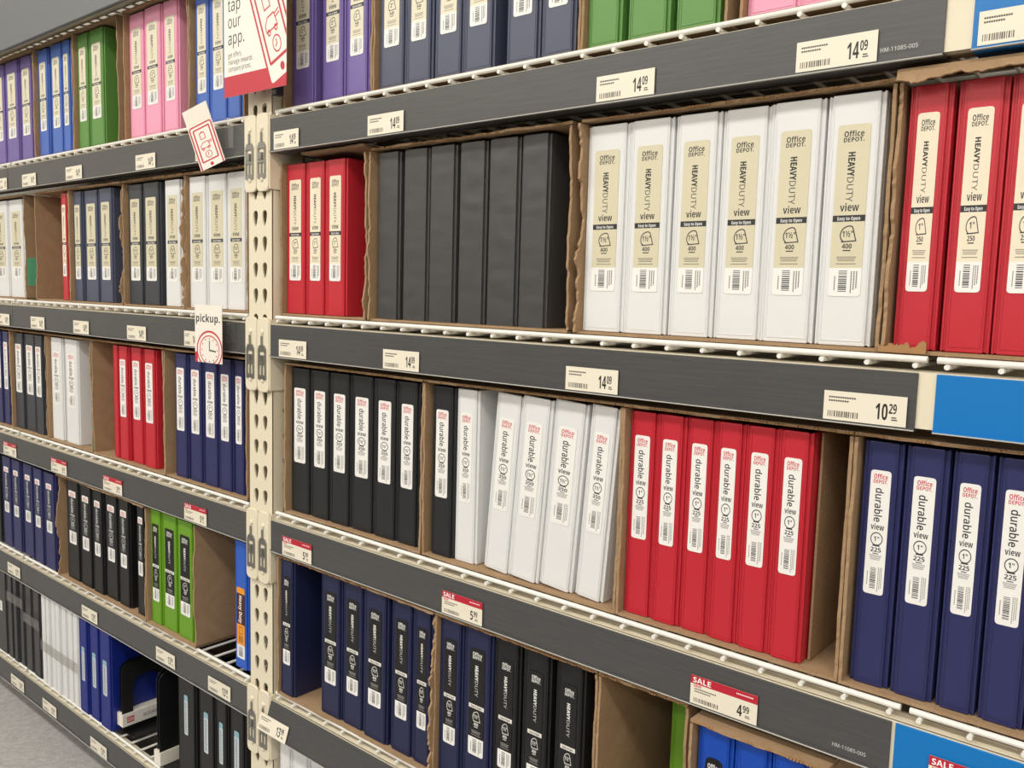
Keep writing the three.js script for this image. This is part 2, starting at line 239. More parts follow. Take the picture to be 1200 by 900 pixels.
// ---- label strips clipped on the beams
const SW = 1.19;
function stripGeo(w) {
  const g = merge([rb(w, STRIP_H, 0.0022, 0.0008, 0, -STRIP_H / 2, 0.0011), bx(w, 0.003, 0.004, 0, -STRIP_H + 0.0015, 0.002), bx(w, 0.0016, 0.034, 0, -STRIP_H + 0.0008, -0.0165)]); const p = g.attributes.position, uv = g.attributes.uv;
  for (let i = 0; i < p.count; i++) uv.setXY(i, p.getX(i) / 0.6, p.getY(i) / 0.12 + 0.5); return g;
}
const codeMat = lab(canvas(256, 40, (g, w, h) => { g.fillStyle = '#505051'; g.fillRect(0, 0, w, h); g.fillStyle = '#cfcfcf'; g.font = '30px sans-serif'; g.textAlign = 'center'; g.fillText('HM-11085-005', w / 2, 31); }));
const STRIPS = {};
for (const k of ['A', 'B', 'C', 'D', 'E']) for (const [x0, x1, bay, m] of [[-0.083 - 1.205, -0.083, 'l', M.strip], [0.0016, SW, 'r', M.strip], [-0.083 - 2.41, -0.083 - 1.207, 'f', M.strip], [SW + (k === 'A' ? 0.026 : k === 'B' ? 0.018 : 0.004), 2.4, 'b', M.blueStrip]]) {
  const where = { A: 'under the pink, purple and slate binders', B: 'under the plain black and white heavy duty binders', C: 'under the durable view binders', D: 'under the dark label heavy duty binders', E: 'beside the floor' }[k];
  const what = { l: 'worn dark grey label strip with promotional card end', r: 'dark grey label strip', f: 'short dark grey label strip end', b: 'bright blue label strip' }[bay];
  const lb = bay === 'l' ? `dark grey label strip ${{ A: 'behind the tilted phone card', B: 'behind the pickup card', C: 'with red sale tags under leaning red binders', D: 'under the lime green binders', E: 'beside the open floor' }[k]}` : bay === 'f' ? `end of a dark grey label strip ${{ A: 'beyond the purple binders', B: 'beyond the white carton', C: 'beyond the slim navy binders', D: 'beyond the slim navy sale binders', E: 'beside the floor beyond the taped binders' }[k]}` : `${what} ${where}`;
  const g = thing('label_strip', lb, 'label strip', [(x0 + x1) / 2, RAILS[k], 0.0002]);
  part('channel', stripGeo(x1 - x0), m, g); part('edge_lip', rb(x1 - x0, 0.0016, 0.0048, 0.0006, 0, -STRIP_H + 0.0004, 0.0026), M.lip, g);  // pale lip colour carries the highlight on the clear plastic edge
  if (bay === 'r' && 'AC'.includes(k)) part('printed_code', bx(0.05, 0.008, 0.0002), codeMat, g, [SW / 2 - 0.045, -STRIP_H + 0.014, 0.0024]);
  if (k === 'D' && bay === 'r') g.rotation.x = -0.3;
  STRIPS[k + bay] = g;
}
// ---- price tags
const priceMats = {};
function price(big, small, sale) {
  const key = big + small + sale; if (priceMats[key]) return priceMats[key];
  return priceMats[key] = lab(canvas(320, sale ? 150 : 108, (g, w, h) => {
    g.fillStyle = '#efe8d6'; g.fillRect(0, 0, w, h); const o = sale ? 42 : 0;
    if (sale) { g.fillStyle = '#bf2438'; g.fillRect(0, 0, w, 44); g.fillStyle = '#fff'; g.font = 'bold 40px sans-serif'; g.textAlign = 'left'; fit(g, 'SALE', 10, 37, 92); g.font = 'bold 15px sans-serif'; for (let x = 222; x < 300; x += 8) g.fillRect(x, 16, 5, 7); g.fillStyle = '#bf2438'; g.font = 'bold 17px sans-serif'; g.fillText('SAVE', 14, 60); }
    g.fillStyle = '#4a4744'; for (let k = 0; k < 2; k++) for (let x = 20; x < (k ? 96 : 128); x += 9) g.fillRect(x, o + 20 + k * 13 + (sale ? 4 : 0), 7, 6);
    barcode(g, 18, h - 34, 122, 22, false, '#55504a'); g.fillStyle = '#1e1c1c'; g.textAlign = 'right'; g.font = 'bold 80px sans-serif';
    g.save(); g.translate(252, h - 20); g.scale(0.56, 1); g.fillText(big, 0, 0); g.restore(); g.textAlign = 'left'; g.font = 'bold 48px sans-serif'; g.save(); g.translate(254, h - 44); g.scale(0.58, 1); g.fillText(small, 0, 0); g.restore(); g.fillRect(266, h - 32, 18, 4); g.fillRect(266, h - 24, 22, 4);
  }));
}
function priceTag(k, bay, u0, u1, big, small, sale, label, up = 0) {
  const y = RAILS[k] - 0.045, z = 0.0025, x0 = xOn(u0, y, z), x1 = xOn(u1, y, z), h = sale ? 0.038 : 0.033, w = x1 - x0;
  const g = bx(w, h, 0.0005, 0, h / 2, 0); const m = shadow(new THREE.Mesh(g, price(big, small, sale))); m.name = numbered(sale ? 'sale_tag' : 'price_tag');
  tag(m, label, 'price tag'); scene.add(m); m.position.set((x0 + x1) / 2, RAILS[k] - STRIP_H + 0.003 + up, 0.0046);
  if (k === 'D' && bay === 'r') { m.rotation.x = -0.3; m.position.set((x0 + x1) / 2, RAILS[k] - (STRIP_H - 0.003) * Math.cos(0.3) + up - 0.001, 0.0045 + STRIP_H * Math.sin(0.3)); }
  return m;
}
const TAGS = [
  ['A', 'r', 322, 351, '14', '09', 0, 'cream price tag beside the upright under the purple binders'], ['A', 'r', 432, 474, '14', '09', 0, 'cream price tag reading 14.09 under the slate binder carton edge'], ['A', 'r', 700, 768, '14', '09', 0, 'cream price tag reading 14.09 under the green binders'], ['A', 'r', 934, 1029, '14', '09', 0, 'cream price tag reading 14.09 under the pink binders'],
  ['A', 'b', 1147, 1250, '14', '09', 0, 'cream price tag on the upper blue label strip'],
  ['B', 'r', 328, 360, '14', '09', 0, 'cream price tag under the three red binders beside the upright'], ['B', 'r', 450, 492, '14', '09', 0, 'cream price tag reading 14.09 under the plain black binders'], ['B', 'r', 664, 725, '14', '09', 0, 'cream price tag reading 14.09 between plain black and white binder cartons'], ['B', 'r', 966, 1063, '10', '29', 0, 'cream price tag reading 10.29 under the last white binder'],
  ['C', 'r', 332, 366, '5', '99', 1, 'red and white sale tag beside the upright under black binders'], ['C', 'r', 519, 566, '5', '99', 1, 'red and white sale tag reading 5.99 under the mixed carton'], ['C', 'r', 810, 888, '4', '99', 1, 'red and white sale tag reading 4.99 under red binders'], ['C', 'b', 1088, 1182, '4', '99', 1, 'red and white sale tag on the lower blue label strip'],
  ['D', 'r', 311, 344, '13', '99', 0, 'tilted cream price tag on the swung out strip beside the upright'],
  ['A', 'l', 230, 252, '14', '09', 0, 'cream price tag behind the tilted phone card'], ['A', 'l', 160, 183, '14', '09', 0, 'cream price tag under the pink binders before the upright'], ['A', 'l', 78, 97, '14', '09', 0, 'cream price tag under the pair of green binders'], ['A', 'l', 27, 43, '14', '09', 0, 'cream price tag under the small purple and blue cartons'], ['A', 'l', 1, 9, '14', '09', 0, 'cream price tag at the strip end under purple binders'],
  ['B', 'l', 217, 233, '14', '09', 0, 'cream price tag beside the pickup card'], ['B', 'l', 150, 172, '14', '09', 0, 'cream price tag under the two charcoal binders'], ['B', 'l', 87, 105, '14', '09', 0, 'cream price tag under the three slate binders'], ['B', 'l', 37, 53, '14', '09', 0, 'cream price tag under the nearly empty carton'], ['B', 'f', -2, 12, '14', '09', 0, 'cream price tag under the carton with teal sticker'],
  ['C', 'l', 217, 243, '5', '99', 1, 'small sale tag above the lime green binders'], ['C', 'l', 122, 144, '5', '99', 1, 'small sale tag under the leaning red binders'], ['C', 'l', 61, 79, '5', '99', 1, 'small sale tag under the pair of white binders'], ['C', 'f', 5, 20, '5', '99', 1, 'small sale tag at the strip seam above slim navy binders'],
  ['D', 'l', 245, 271, '13', '99', 0, 'cream price tag under the blue binder with orange label', 0.006], ['D', 'l', 184, 206, '13', '99', 0, 'cream price tag under the lime green binders', 0.006], ['D', 'l', 97, 115, '13', '99', 0, 'cream price tag above the plain blue binders', 0.004], ['D', 'l', 10, 24.5, '13', '99', 0, 'cream price tag above the taped black binders', 0.006],
  ['E', 'l', 107, 126, '13', '99', 0, 'cream price tag on the floor level strip below the bookends'], ['E', 'l', 51, 67, '13', '99', 0, 'cream price tag on the floor level strip below slim white binders', 0.004], ['E', 'f', 14, 29, '13', '99', 0, 'cream price tag on the floor level strip below taped black binders', 0.004],
];
for (const t of TAGS) priceTag(...t);

// ---------------------------------------------------------------- binders
const H = 0.286, DB = 0.262;
const spineGeos = new Map();
function binderGeos(w, wavy) {
  const key = Math.round(w * 1000) + (wavy ? 'w' + (wavy % 3) : ''); if (spineGeos.has(key)) return spineGeos.get(key);
  const sw = w - Math.min(0.0105, w * 0.24), e = sw / 2; let spine;
  if (wavy) {
    const g = new THREE.BoxGeometry(sw, H, 0.004, 5, 44, 1), p = g.attributes.position;
    for (let i = 0; i < p.count; i++) if (p.getZ(i) > 0) { const x = p.getX(i), y = p.getY(i), f = (1 - (x / e) ** 2) * Math.min(1, (H / 2 - Math.abs(y)) / 0.006); p.setZ(i, p.getZ(i) + f * 0.0014 * perlin.noise(x * 26 + wavy * 3.1, y * 70 + x * 20, wavy * 1.7)); }
    g.computeVertexNormals(); spine = g.translate(0, H / 2, -0.002);
  } else {
    const rim = 0.0009; // welded seam round the clear sleeve
    spine = merge([rb(sw, H, 0.004, 0.0016, 0, H / 2, -0.002), bx(rim, H - 0.012, 0.0008, -e + 0.0028, H / 2, 0.0002), bx(rim, H - 0.012, 0.0008, e - 0.0028, H / 2, 0.0002), bx(sw - 0.006, rim, 0.0008, 0, 0.006, 0.0002)]);
  }
  const cover = (s) => merge([rb(0.0031, H, DB - 0.003, 0.0013, s * (w / 2 - 0.0016), H / 2, -0.003 - (DB - 0.003) / 2), bx(w / 2 - 0.0016 - e + 0.001, H - 0.003, 0.0012, s * (e + (w / 2 - 0.0016 - e) / 2), H / 2, -0.0044), bx(0.0006, H - 0.014, 0.0008, s * (w / 2 - 0.0001), H / 2, -0.012)]);
  const rings = [bx(Math.min(0.02, sw * 0.7), H * 0.92, 0.002, 0, H / 2, -0.0055)]; const rr = Math.max(0.004, w / 2 - 0.0065);
  for (const y of [0.035, H / 2, H - 0.035]) rings.push(new THREE.TorusGeometry(rr, 0.0012, 4, 10).rotateX(Math.PI / 2).translate(0, y, -0.007 - rr));
  const out = { sw, spine, front: cover(-1), back: cover(1), rings: merge(rings) }; spineGeos.set(key, out); return out;
}
// one binder; bottom middle of the spine at the origin, spine facing +z
function binder(color, label, w, info, pos, lean = 0, yaw = 0, opts = {}) {
  const g = thing('ring_binder', info[0], 'binder', pos, info[1]); const q = binderGeos(w, opts.wavy);
  const m = C[color];
  part('front_cover', q.front, m, g); part('back_cover', q.back, m, g);
  const sp = part('spine', q.spine, m, g); part('ring_mechanism', q.rings, M.chrome, g);
  if (label) { const [t, b, s] = LAY[label], lw = q.sw * (opts.ls ?? s), h = (b - t) * H; const l = part('spine_label', labelGeo(lw, h, 0.004, label === 'oval'), L[label], sp, [opts.lx ?? (label.startsWith('dur') || label === 'hd1' ? -0.001 : 0), H * (1 - b) + (opts.ly ?? 0), 0.0003]); l.userData.label = 'printed paper spine label'; }
  g.rotation.set(0, yaw, -lean);
  return g;
}

// ---------------------------------------------------------------- cartons
const CT = 0.004;
const ragged = (n, amp, s) => Array.from({ length: n + 1 }, (_, i) => { const t = i / n; return amp * (1.1 * perlin.noise(t * 4.3 + s, s * 1.3, 0.5) + 0.5 * perlin.noise(t * 17, s, 3.5) + (0.22 + 0.5 * Math.max(0, perlin.noise(t * 6, s, 8.1))) * (rnd() - 0.5)); });
function panelGeo(w, d, rag, s, n = 54) { // panel in x (0..w), z (0..-d), front edge torn; thickness CT
  const e = ragged(n, rag, s), sh = new THREE.Shape(); sh.moveTo(0, -d); for (let i = 0; i <= n; i++) sh.lineTo(w * i / n, e[i]); sh.lineTo(w, -d); sh.lineTo(0, -d);
  const g = new THREE.ExtrudeGeometry(sh, { depth: CT, bevelEnabled: false }).rotateX(Math.PI / 2).translate(0, CT, 0);
  const uv = g.attributes.uv, p = g.attributes.position; for (let i = 0; i < p.count; i++) uv.setXY(i, p.getX(i) * 5 + s, p.getZ(i) * 5); g.computeVertexNormals(); return g;
}
let cs = 1;
function carton(x0, x1, y, z, label, o = {}) {
  const h = o.h ?? 0.2955, d = o.d ?? 0.3, w = x1 - x0, g = thing('cardboard_carton', label, 'carton', [x0, y, z]); const s = cs++ * 3.7, rag = o.rag ?? 0.003;
  part('bottom_panel', panelGeo(w, d, rag * 0.6, s), M.card, g);
  const wall = (x, k) => { const q = part('side_panel', panelGeo(h - CT, d, o.torn?.[k] ?? rag, s + k + 1).rotateZ(Math.PI / 2), M.card, g, [x + CT, CT * 0.5, 0]); return q; };
  wall(0, 0); wall(w - CT, 1);
  part('back_panel', bx(w - 2 * CT, h, CT, w / 2, h / 2, -d + CT / 2), M.card, g);
  if (o.top !== false) {
    const t = part('top_panel', panelGeo(w, d - (o.topBack ?? 0), rag * 1.5, s + 4), M.card, g, [0, h, -(o.topBack ?? 0)]); t.rotation.x = o.topTilt ?? 0;
    part('torn_edge', (() => { const list = []; const n = Math.round(w / 0.004); for (let i = 0; i < n; i++) { const r = perlin.noise(i * 0.37 + s, 2.2, s); if (r > 0.02) list.push(bx(0.0026, 0.0016, 0.003 + 0.006 * r, (i + 0.5) * w / n, h + CT * 0.5, -(o.topBack ?? 0) + 0.001)); } list.push(bx(w, 0.0008, 0.002, w / 2, h + CT * 0.3, -(o.topBack ?? 0))); return merge(list); })(), M.cardEdge, g);
  }
  if (o.flap) { const f = part('top_flap', panelGeo(w * (o.flap.w ?? 1), o.flap.d ?? 0.06, 0.004, s + 6), M.card, g, [w * (o.flap.x ?? 0), h + CT + 0.001 + (o.flap.lift ?? 0), -0.01 + (o.flap.z ?? 0)]); f.rotation.set(o.flap.rx ?? 0.4, 0, o.flap.rz ?? 0); }
  if (o.divider != null) part('divider', bx(0.003, h * 0.96, d - 0.04, o.divider, h * 0.485 + CT, -d / 2 - 0.008), M.card, g);
  if (o.lip) { const sh = new THREE.Shape(), e = ragged(40, 0.009, s + 9), lw = o.lip; sh.moveTo(0, 0); for (let i = 0; i <= 40; i++) sh.lineTo(lw * i / 40, 0.0095 + e[i]); sh.lineTo(lw, 0); part('torn_lip', new THREE.ExtrudeGeometry(sh, { depth: 0.003, bevelEnabled: false }), M.cardEdge, g, [-0.002, 0.001, 0.003]); }
  if (o.droop) { const sh = new THREE.Shape(), e = ragged(60, 0.008, s + 11), lw = o.droop; sh.moveTo(0, 0); for (let i = 0; i <= 60; i++) sh.lineTo(lw * i / 60, -0.011 + e[i]); sh.lineTo(lw, 0); const f = part('drooping_flap', new THREE.ExtrudeGeometry(sh, { depth: 0.003, bevelEnabled: false }), M.card, g, [0.001, h + CT + 0.004, 0.0125]); f.rotation.x = -0.25; }
  for (const [sy, sh, sz, sd] of o.stickers ?? []) part('teal_sticker', bx(0.0005, sh, sd, w + 0.0003, sy, sz - sd / 2), M.teal, g);
  return g;
}
const ROWZ = { A: -0.03, B: -0.03, C: -0.022, D: -0.012, E: -0.006 };
// one carton with its binders, from the columns of the photograph at the mid height of the spines
const edge = {}, TALL = { A: 1, B: 1, C: 1, D: 0.978, E: 0.937 }, ORD = ['first', 'second', 'third', 'fourth', 'fifth', 'sixth', 'seventh'];
function load(k, o) {
  const y = RAILS[k] + DECK, z = o.z ?? ROWZ[k], yb = o.carton || o.lift ? y + CT + 0.0004 : y + 0.0002, tall = o.tall ?? TALL[k], ym = yb + H * tall * (o.at ?? 0.5);
  const list = o.binders.map(([u0, u1, more = {}]) => { const zz = more.z ?? z, x0 = xOn(u0, ym, zz) - 0.0019, x1 = more.w ? x0 + more.w : xOn(u1, ym, zz) + 0.0035; return { x0, x1, zz, more, u0 }; });
  list.forEach((q, i) => { const p = list[i - 1]; if (p && q.x0 < p.x1 + 0.0006 && Math.abs(q.zz - p.zz) < 0.05) { const m = (q.x0 + p.x1) / 2; p.x1 = m - 0.0003; q.x0 = m + 0.0003; } });
  if (o.carton) {
    const [a, b, label, extra = {}] = o.carton, last = list[list.length - 1], end = edge[k] ?? -9; let xa = xOn(a, ym, z + 0.008), xb = xOn(b, ym, z + 0.008);
    if (xa > -0.06 && xa < 0.05) xa = Math.max(xa, 0.003);
    xa = Math.max(end + 0.0008, xa > -0.06 ? 0.0025 : -9, Math.min(xa, list[0].x0 - CT - 0.001)); list[0].x0 = Math.max(list[0].x0, xa + CT + 0.001);
    if (!o.free) { xb = Math.max(xb, last.x1 + CT - 0.002); last.x1 = Math.min(last.x1, xb - CT - 0.001); }
    edge[k] = xb; carton(xa, xb, y, z + (extra.front ?? 0.009), label, { h: k === 'D' ? 0.2865 : undefined, ...extra, divider: extra.divider ? last.x1 - xa + 0.004 : undefined });
  }
  const count = {}, total = {}; list.forEach((q) => { const i = q.more.info ?? o.info; total[i[0]] = (total[i[0]] ?? 0) + 1; });
  list.forEach((q, i) => {
    const { x0, x1, zz, more } = q, color = more.color ?? o.color, label = more.label === undefined ? o.label : more.label, info = more.info ?? o.info;
    const n = count[info[0]] = (count[info[0]] ?? -1) + 1, lean = more.lean ?? 0, w = x1 - x0;
    const text = info[2] ? `${info[0]}, ${ORD[info[3] ? total[info[0]] - 1 - n : n]} from ${info[2]}` : info[0];
    const g = binder(color, label, w, [text, info[1]], [(x0 + x1) / 2 - Math.tan(lean) * H * 0.5, yb + Math.abs(Math.sin(lean)) * w / 2, zz + (more.dz ?? 0.004 * (perlin.noise(q.u0 * 0.3, 1.7, 2.2)))], lean, more.yaw ?? 0, { ...o.opts, ...more, wavy: o.wavy ? i + 1 : 0 });
    g.scale.y = tall;
  });
}
// ---- shelf A, cards section
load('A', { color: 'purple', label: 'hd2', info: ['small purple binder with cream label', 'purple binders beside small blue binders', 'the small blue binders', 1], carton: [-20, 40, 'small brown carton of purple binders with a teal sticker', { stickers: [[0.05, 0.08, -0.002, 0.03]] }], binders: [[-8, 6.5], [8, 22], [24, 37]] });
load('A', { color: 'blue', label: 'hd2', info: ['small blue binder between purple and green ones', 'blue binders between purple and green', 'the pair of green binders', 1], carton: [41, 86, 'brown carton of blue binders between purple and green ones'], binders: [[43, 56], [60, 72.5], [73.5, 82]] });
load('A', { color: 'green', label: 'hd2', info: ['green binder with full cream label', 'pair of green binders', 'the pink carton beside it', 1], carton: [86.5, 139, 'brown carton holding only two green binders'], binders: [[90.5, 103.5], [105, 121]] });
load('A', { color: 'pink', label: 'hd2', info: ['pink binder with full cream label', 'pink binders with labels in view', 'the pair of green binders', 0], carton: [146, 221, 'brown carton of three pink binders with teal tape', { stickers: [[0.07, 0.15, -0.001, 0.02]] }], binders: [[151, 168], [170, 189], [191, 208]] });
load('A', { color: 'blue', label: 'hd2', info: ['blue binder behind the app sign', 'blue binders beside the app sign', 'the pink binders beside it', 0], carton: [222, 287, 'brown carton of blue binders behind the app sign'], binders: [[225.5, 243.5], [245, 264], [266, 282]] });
// ---- shelf A, grey strip section
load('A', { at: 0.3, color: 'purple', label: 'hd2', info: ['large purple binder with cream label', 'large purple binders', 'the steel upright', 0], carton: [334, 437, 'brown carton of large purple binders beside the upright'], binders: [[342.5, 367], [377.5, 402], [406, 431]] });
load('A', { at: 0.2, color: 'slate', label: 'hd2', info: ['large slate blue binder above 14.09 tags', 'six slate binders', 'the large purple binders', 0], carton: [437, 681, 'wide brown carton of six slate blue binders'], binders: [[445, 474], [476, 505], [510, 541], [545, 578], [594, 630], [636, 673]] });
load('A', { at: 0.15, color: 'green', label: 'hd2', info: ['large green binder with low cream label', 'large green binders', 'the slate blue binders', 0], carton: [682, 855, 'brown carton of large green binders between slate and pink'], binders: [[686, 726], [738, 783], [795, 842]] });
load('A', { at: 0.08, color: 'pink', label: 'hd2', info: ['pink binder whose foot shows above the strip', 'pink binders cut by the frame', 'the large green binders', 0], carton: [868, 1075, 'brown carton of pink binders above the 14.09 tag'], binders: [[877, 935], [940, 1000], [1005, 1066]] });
// ---- shelf B, cards section
load('B', { color: 'white', label: 'hd15', info: ['white binder in carton with large teal sticker', 'white binders beside teal sticker', 'that sticker', 1], carton: [-22, 30, 'brown carton of white binders with a large teal sticker on its side', { stickers: [[0.08, 0.08, -0.004, 0.05]] }], binders: [[-7, 9.5], [11, 26.5]] });
load('B', { color: 'red', label: 'hd1', info: ['single red binder left in a nearly empty carton'], carton: [42, 81.5, 'nearly empty brown carton holding one red binder'], binders: [[72, 79]] });
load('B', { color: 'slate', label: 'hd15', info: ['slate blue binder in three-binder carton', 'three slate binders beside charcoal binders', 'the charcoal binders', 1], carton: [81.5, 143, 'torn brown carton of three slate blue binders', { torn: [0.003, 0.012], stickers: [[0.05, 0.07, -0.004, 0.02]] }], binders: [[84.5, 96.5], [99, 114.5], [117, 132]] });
load('B', { color: 'charcoal', label: 'hd15', info: ['charcoal binder with cream label', 'two charcoal binders', 'the single white binder beside it', 1], carton: [144, 216, 'brown carton of two charcoal and one white binder', { torn: [0.003, 0.014], flap: { d: 0.05, rx: 0.25, w: 0.9 } }], binders: [[150, 166.5], [168.5, 187], [193, 211, { color: 'white', info: ['single white binder beside two charcoal binders'] }]] });
load('B', { color: 'white', label: 'hd15', info: ['white binder with beige label above pickup card', 'white binders above the pickup card', 'the upright', 1], carton: [217, 291, 'torn brown carton of three white binders beside the upright', { torn: [0.012, 0.003] }], binders: [[220.5, 241.5], [243, 265], [266.5, 287.5]] });
// ---- shelf B, grey strip section
load('B', { color: 'red', label: 'hd1', info: ['red binder with cream label, three-binder carton', 'three red binders beside the upright', 'the steel upright', 0], carton: [328, 430, 'brown carton of three red binders with an open top flap', { top: false, torn: [0.003, 0.01], flap: { d: 0.09, rx: -0.03, lift: 0.003, w: 0.72, x: 0.28, z: 0.016, rz: 0.0 } }], binders: [[335, 358.5], [360, 381], [382.5, 405]] });
load('B', { color: 'greyBlack', label: null, wavy: true, info: ['plain black binder without spine label', 'six plain black binders', 'the three red binders', 0], carton: [433, 669, 'wide torn brown carton of six plain black binders', { torn: [0.008, 0.006], rag: 0.006 }], binders: [[442.5, 466], [472, 499], [503, 531], [537, 566], [571, 604], [608.5, 639]] });
load('B', { color: 'white', label: 'hd15', info: ['large white binder with beige 400 sheet label', 'six large white binders', 'the black binder carton', 0], carton: [678.5, 1041, 'wide brown carton of six large white binders', { torn: [0.016, 0.005], rag: 0.004 }], binders: [[687, 731], [735.5, 782], [788, 837], [841.5, 893], [899, 956], [964, 1026]] });
load('B', { color: 'red', label: 'hd1', info: ['large red binder with cream 250 label', 'large red binders beside the white carton', 'the white binder carton', 0], carton: [1044, 1300, 'torn brown carton of large red binders with a ragged flap', { torn: [0.01, 0.004], lip: 0.05, droop: 0.19, top: false, flap: { d: 0.11, rx: 0.16, z: 0.02 } }], binders: [[1058.5, 1103], [1114.5, 1167], [1176, 1232]] });
// ---- shelf C, cards section
load('C', { color: 'navy', label: 'dur1', info: ['slim navy binder with white label', 'slim navy binders in the far carton', 'the slim black binders beside it', 1], carton: [-30, 13, 'brown carton of slim navy binders with white labels'], binders: [[-11, -4.5], [-3.5, 3], [4, 11]] });
load('C', { color: 'charcoal', label: 'dur1', info: ['slim black binder with white label', 'slim black binders beside white', 'the pair of white binders', 1], carton: [13.5, 55, 'brown carton of slim black binders beside a white pair'], binders: [[17, 28], [29, 40.5], [41.5, 51]] });
load('C', { color: 'white', label: 'dur15', info: ['white binder in two-binder carton', 'pair of white binders', 'the leaning red binders', 1], carton: [55.5, 108, 'brown carton holding two white binders', { stickers: [[0.06, 0.1, -0.001, 0.014]] }], binders: [[60.5, 73], [76.5, 91]] });
load('C', { color: 'red', label: 'dur1', info: ['red binder with white label, half empty carton', 'leaning red binders', 'the navy carton', 1], carton: [108.5, 192.5, 'half empty brown carton of leaning red binders'], binders: [[133, 138.5, { label: null, info: ['red binder without label leaning behind the labelled red ones'] }], [139.5, 150.5], [153.5, 166, { lean: -0.012 }], [169.5, 182.5]] });
load('C', { color: 'navy', label: 'dur1', info: ['navy binder with white label under pickup card', 'navy binders under the pickup card', 'the upright', 1], carton: [193, 290, 'brown carton of five navy binders beside the upright'], binders: [[205.5, 219.5], [222, 236.5], [239.5, 255.5], [257.5, 272], [274.5, 286]] });
// ---- shelf C, grey strip section
load('C', { color: 'black', label: 'dur15', info: ['black binder with white durable label', 'six black binders with white labels', 'the steel upright', 0], carton: [334.5, 495, 'brown carton of six black binders with white labels'], binders: [[340.5, 362], [364.5, 385], [387, 409], [411, 436.5], [438.5, 463], [465.5, 488]] });
load('C', { color: 'white', label: 'dur15', info: ['leaning white durable binder in mixed carton', 'four leaning white binders', 'the red carton', 1], carton: [496, 726, 'brown carton of one black and five white binders'], binders: [[506.5, 531, { color: 'black', info: ['single black binder beside white binders in the mixed carton'] }], [533, 556.5, { info: ['upright white binder beside the single black binder'] }], [574, 602, { lean: 0.073 }], [605.5, 637, { lean: 0.073 }], [641, 676, { lean: 0.073 }], [683.5, 713, { lean: 0.068 }]] });
load('C', { color: 'red', label: 'dur1', info: ['red binder with white durable label', 'six red durable binders', 'the white binder carton', 0], carton: [728, 990.5, 'brown carton of six red durable binders with a bare end', { divider: true }], binders: [[734, 765], [767.5, 797], [800, 831], [834.5, 865], [869, 903], [907.5, 942]] });
load('C', { color: 'navy', label: 'dur1', info: ['large navy binder with white 225 label', 'large navy binders', 'the red binder carton', 0], carton: [992, 1290, 'brown carton of large navy binders above the blue strip', { stickers: [] }], binders: [[1005.5, 1045], [1054.5, 1098], [1108.5, 1149], [1160, 1206], [1215, 1262]] });
// ---- shelf D, cards section
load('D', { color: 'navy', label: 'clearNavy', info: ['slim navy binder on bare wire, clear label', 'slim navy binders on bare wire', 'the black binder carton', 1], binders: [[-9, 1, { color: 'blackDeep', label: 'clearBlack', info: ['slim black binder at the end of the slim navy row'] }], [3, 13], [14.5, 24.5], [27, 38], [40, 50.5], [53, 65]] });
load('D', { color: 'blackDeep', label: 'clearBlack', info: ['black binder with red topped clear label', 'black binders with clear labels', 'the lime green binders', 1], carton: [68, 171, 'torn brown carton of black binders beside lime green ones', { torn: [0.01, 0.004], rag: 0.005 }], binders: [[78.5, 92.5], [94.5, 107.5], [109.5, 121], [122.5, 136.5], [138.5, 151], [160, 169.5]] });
load('D', { color: 'lime', label: 'hdBlack1', info: ['lime green binder with black label', 'three lime green binders', 'the black binders', 0], carton: [171.5, 228.5, 'brown carton of three lime green binders', { topBack: 0.02 }], binders: [[173.5, 188.5], [190, 206.5], [208.5, 226]] });
{ const y = RAILS.D + DECK; carton(Math.max(edge.D + 0.001, xOn(262, y + 0.14, -0.11)), -0.098, y, -0.115, 'recessed brown carton around the single blue binder', { d: 0.22, h: 0.27, top: false }); }
load('D', { color: 'sky', label: 'orange', lift: true, info: ['single blue binder with orange and brown heavy duty label'], binders: [[275, 289.5, { dz: 0, w: 0.052 }]] });
// ---- shelf D, grey strip section
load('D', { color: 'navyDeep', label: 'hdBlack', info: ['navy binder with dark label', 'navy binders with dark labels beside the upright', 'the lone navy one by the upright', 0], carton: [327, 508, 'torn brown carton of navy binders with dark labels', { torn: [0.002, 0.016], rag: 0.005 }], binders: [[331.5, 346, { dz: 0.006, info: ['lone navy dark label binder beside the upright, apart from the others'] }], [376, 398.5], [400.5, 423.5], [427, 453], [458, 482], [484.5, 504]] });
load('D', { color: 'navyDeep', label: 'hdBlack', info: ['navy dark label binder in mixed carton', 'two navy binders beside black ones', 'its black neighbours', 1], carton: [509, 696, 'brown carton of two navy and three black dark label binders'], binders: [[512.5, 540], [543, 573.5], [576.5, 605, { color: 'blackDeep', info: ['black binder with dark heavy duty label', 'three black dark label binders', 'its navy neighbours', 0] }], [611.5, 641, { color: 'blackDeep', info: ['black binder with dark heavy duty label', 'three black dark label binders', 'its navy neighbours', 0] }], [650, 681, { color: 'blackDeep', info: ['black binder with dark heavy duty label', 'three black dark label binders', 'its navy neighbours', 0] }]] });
load('D', { color: 'lime', label: null, info: ['lime green binder at the back of an open brown carton'], free: true, carton: [698, 801, 'nearly empty brown carton holding a lime green binder', { d: 0.38 }], binders: [[785, 815, { z: -0.1, w: 0.045, dz: 0 }]] });
load('D', { z: 0.006, tall: 0.945, color: 'royal', label: 'oval', info: ['bright royal blue binder with rounded black label', 'bright royal blue binders', 'the lime green binder', 0], carton: [803, 960, 'brown carton of bright royal blue binders with a lifted flap', { h: 0.278, top: true, front: 0.008 }], binders: [[814, 850], [856, 893], [900, 937]] });
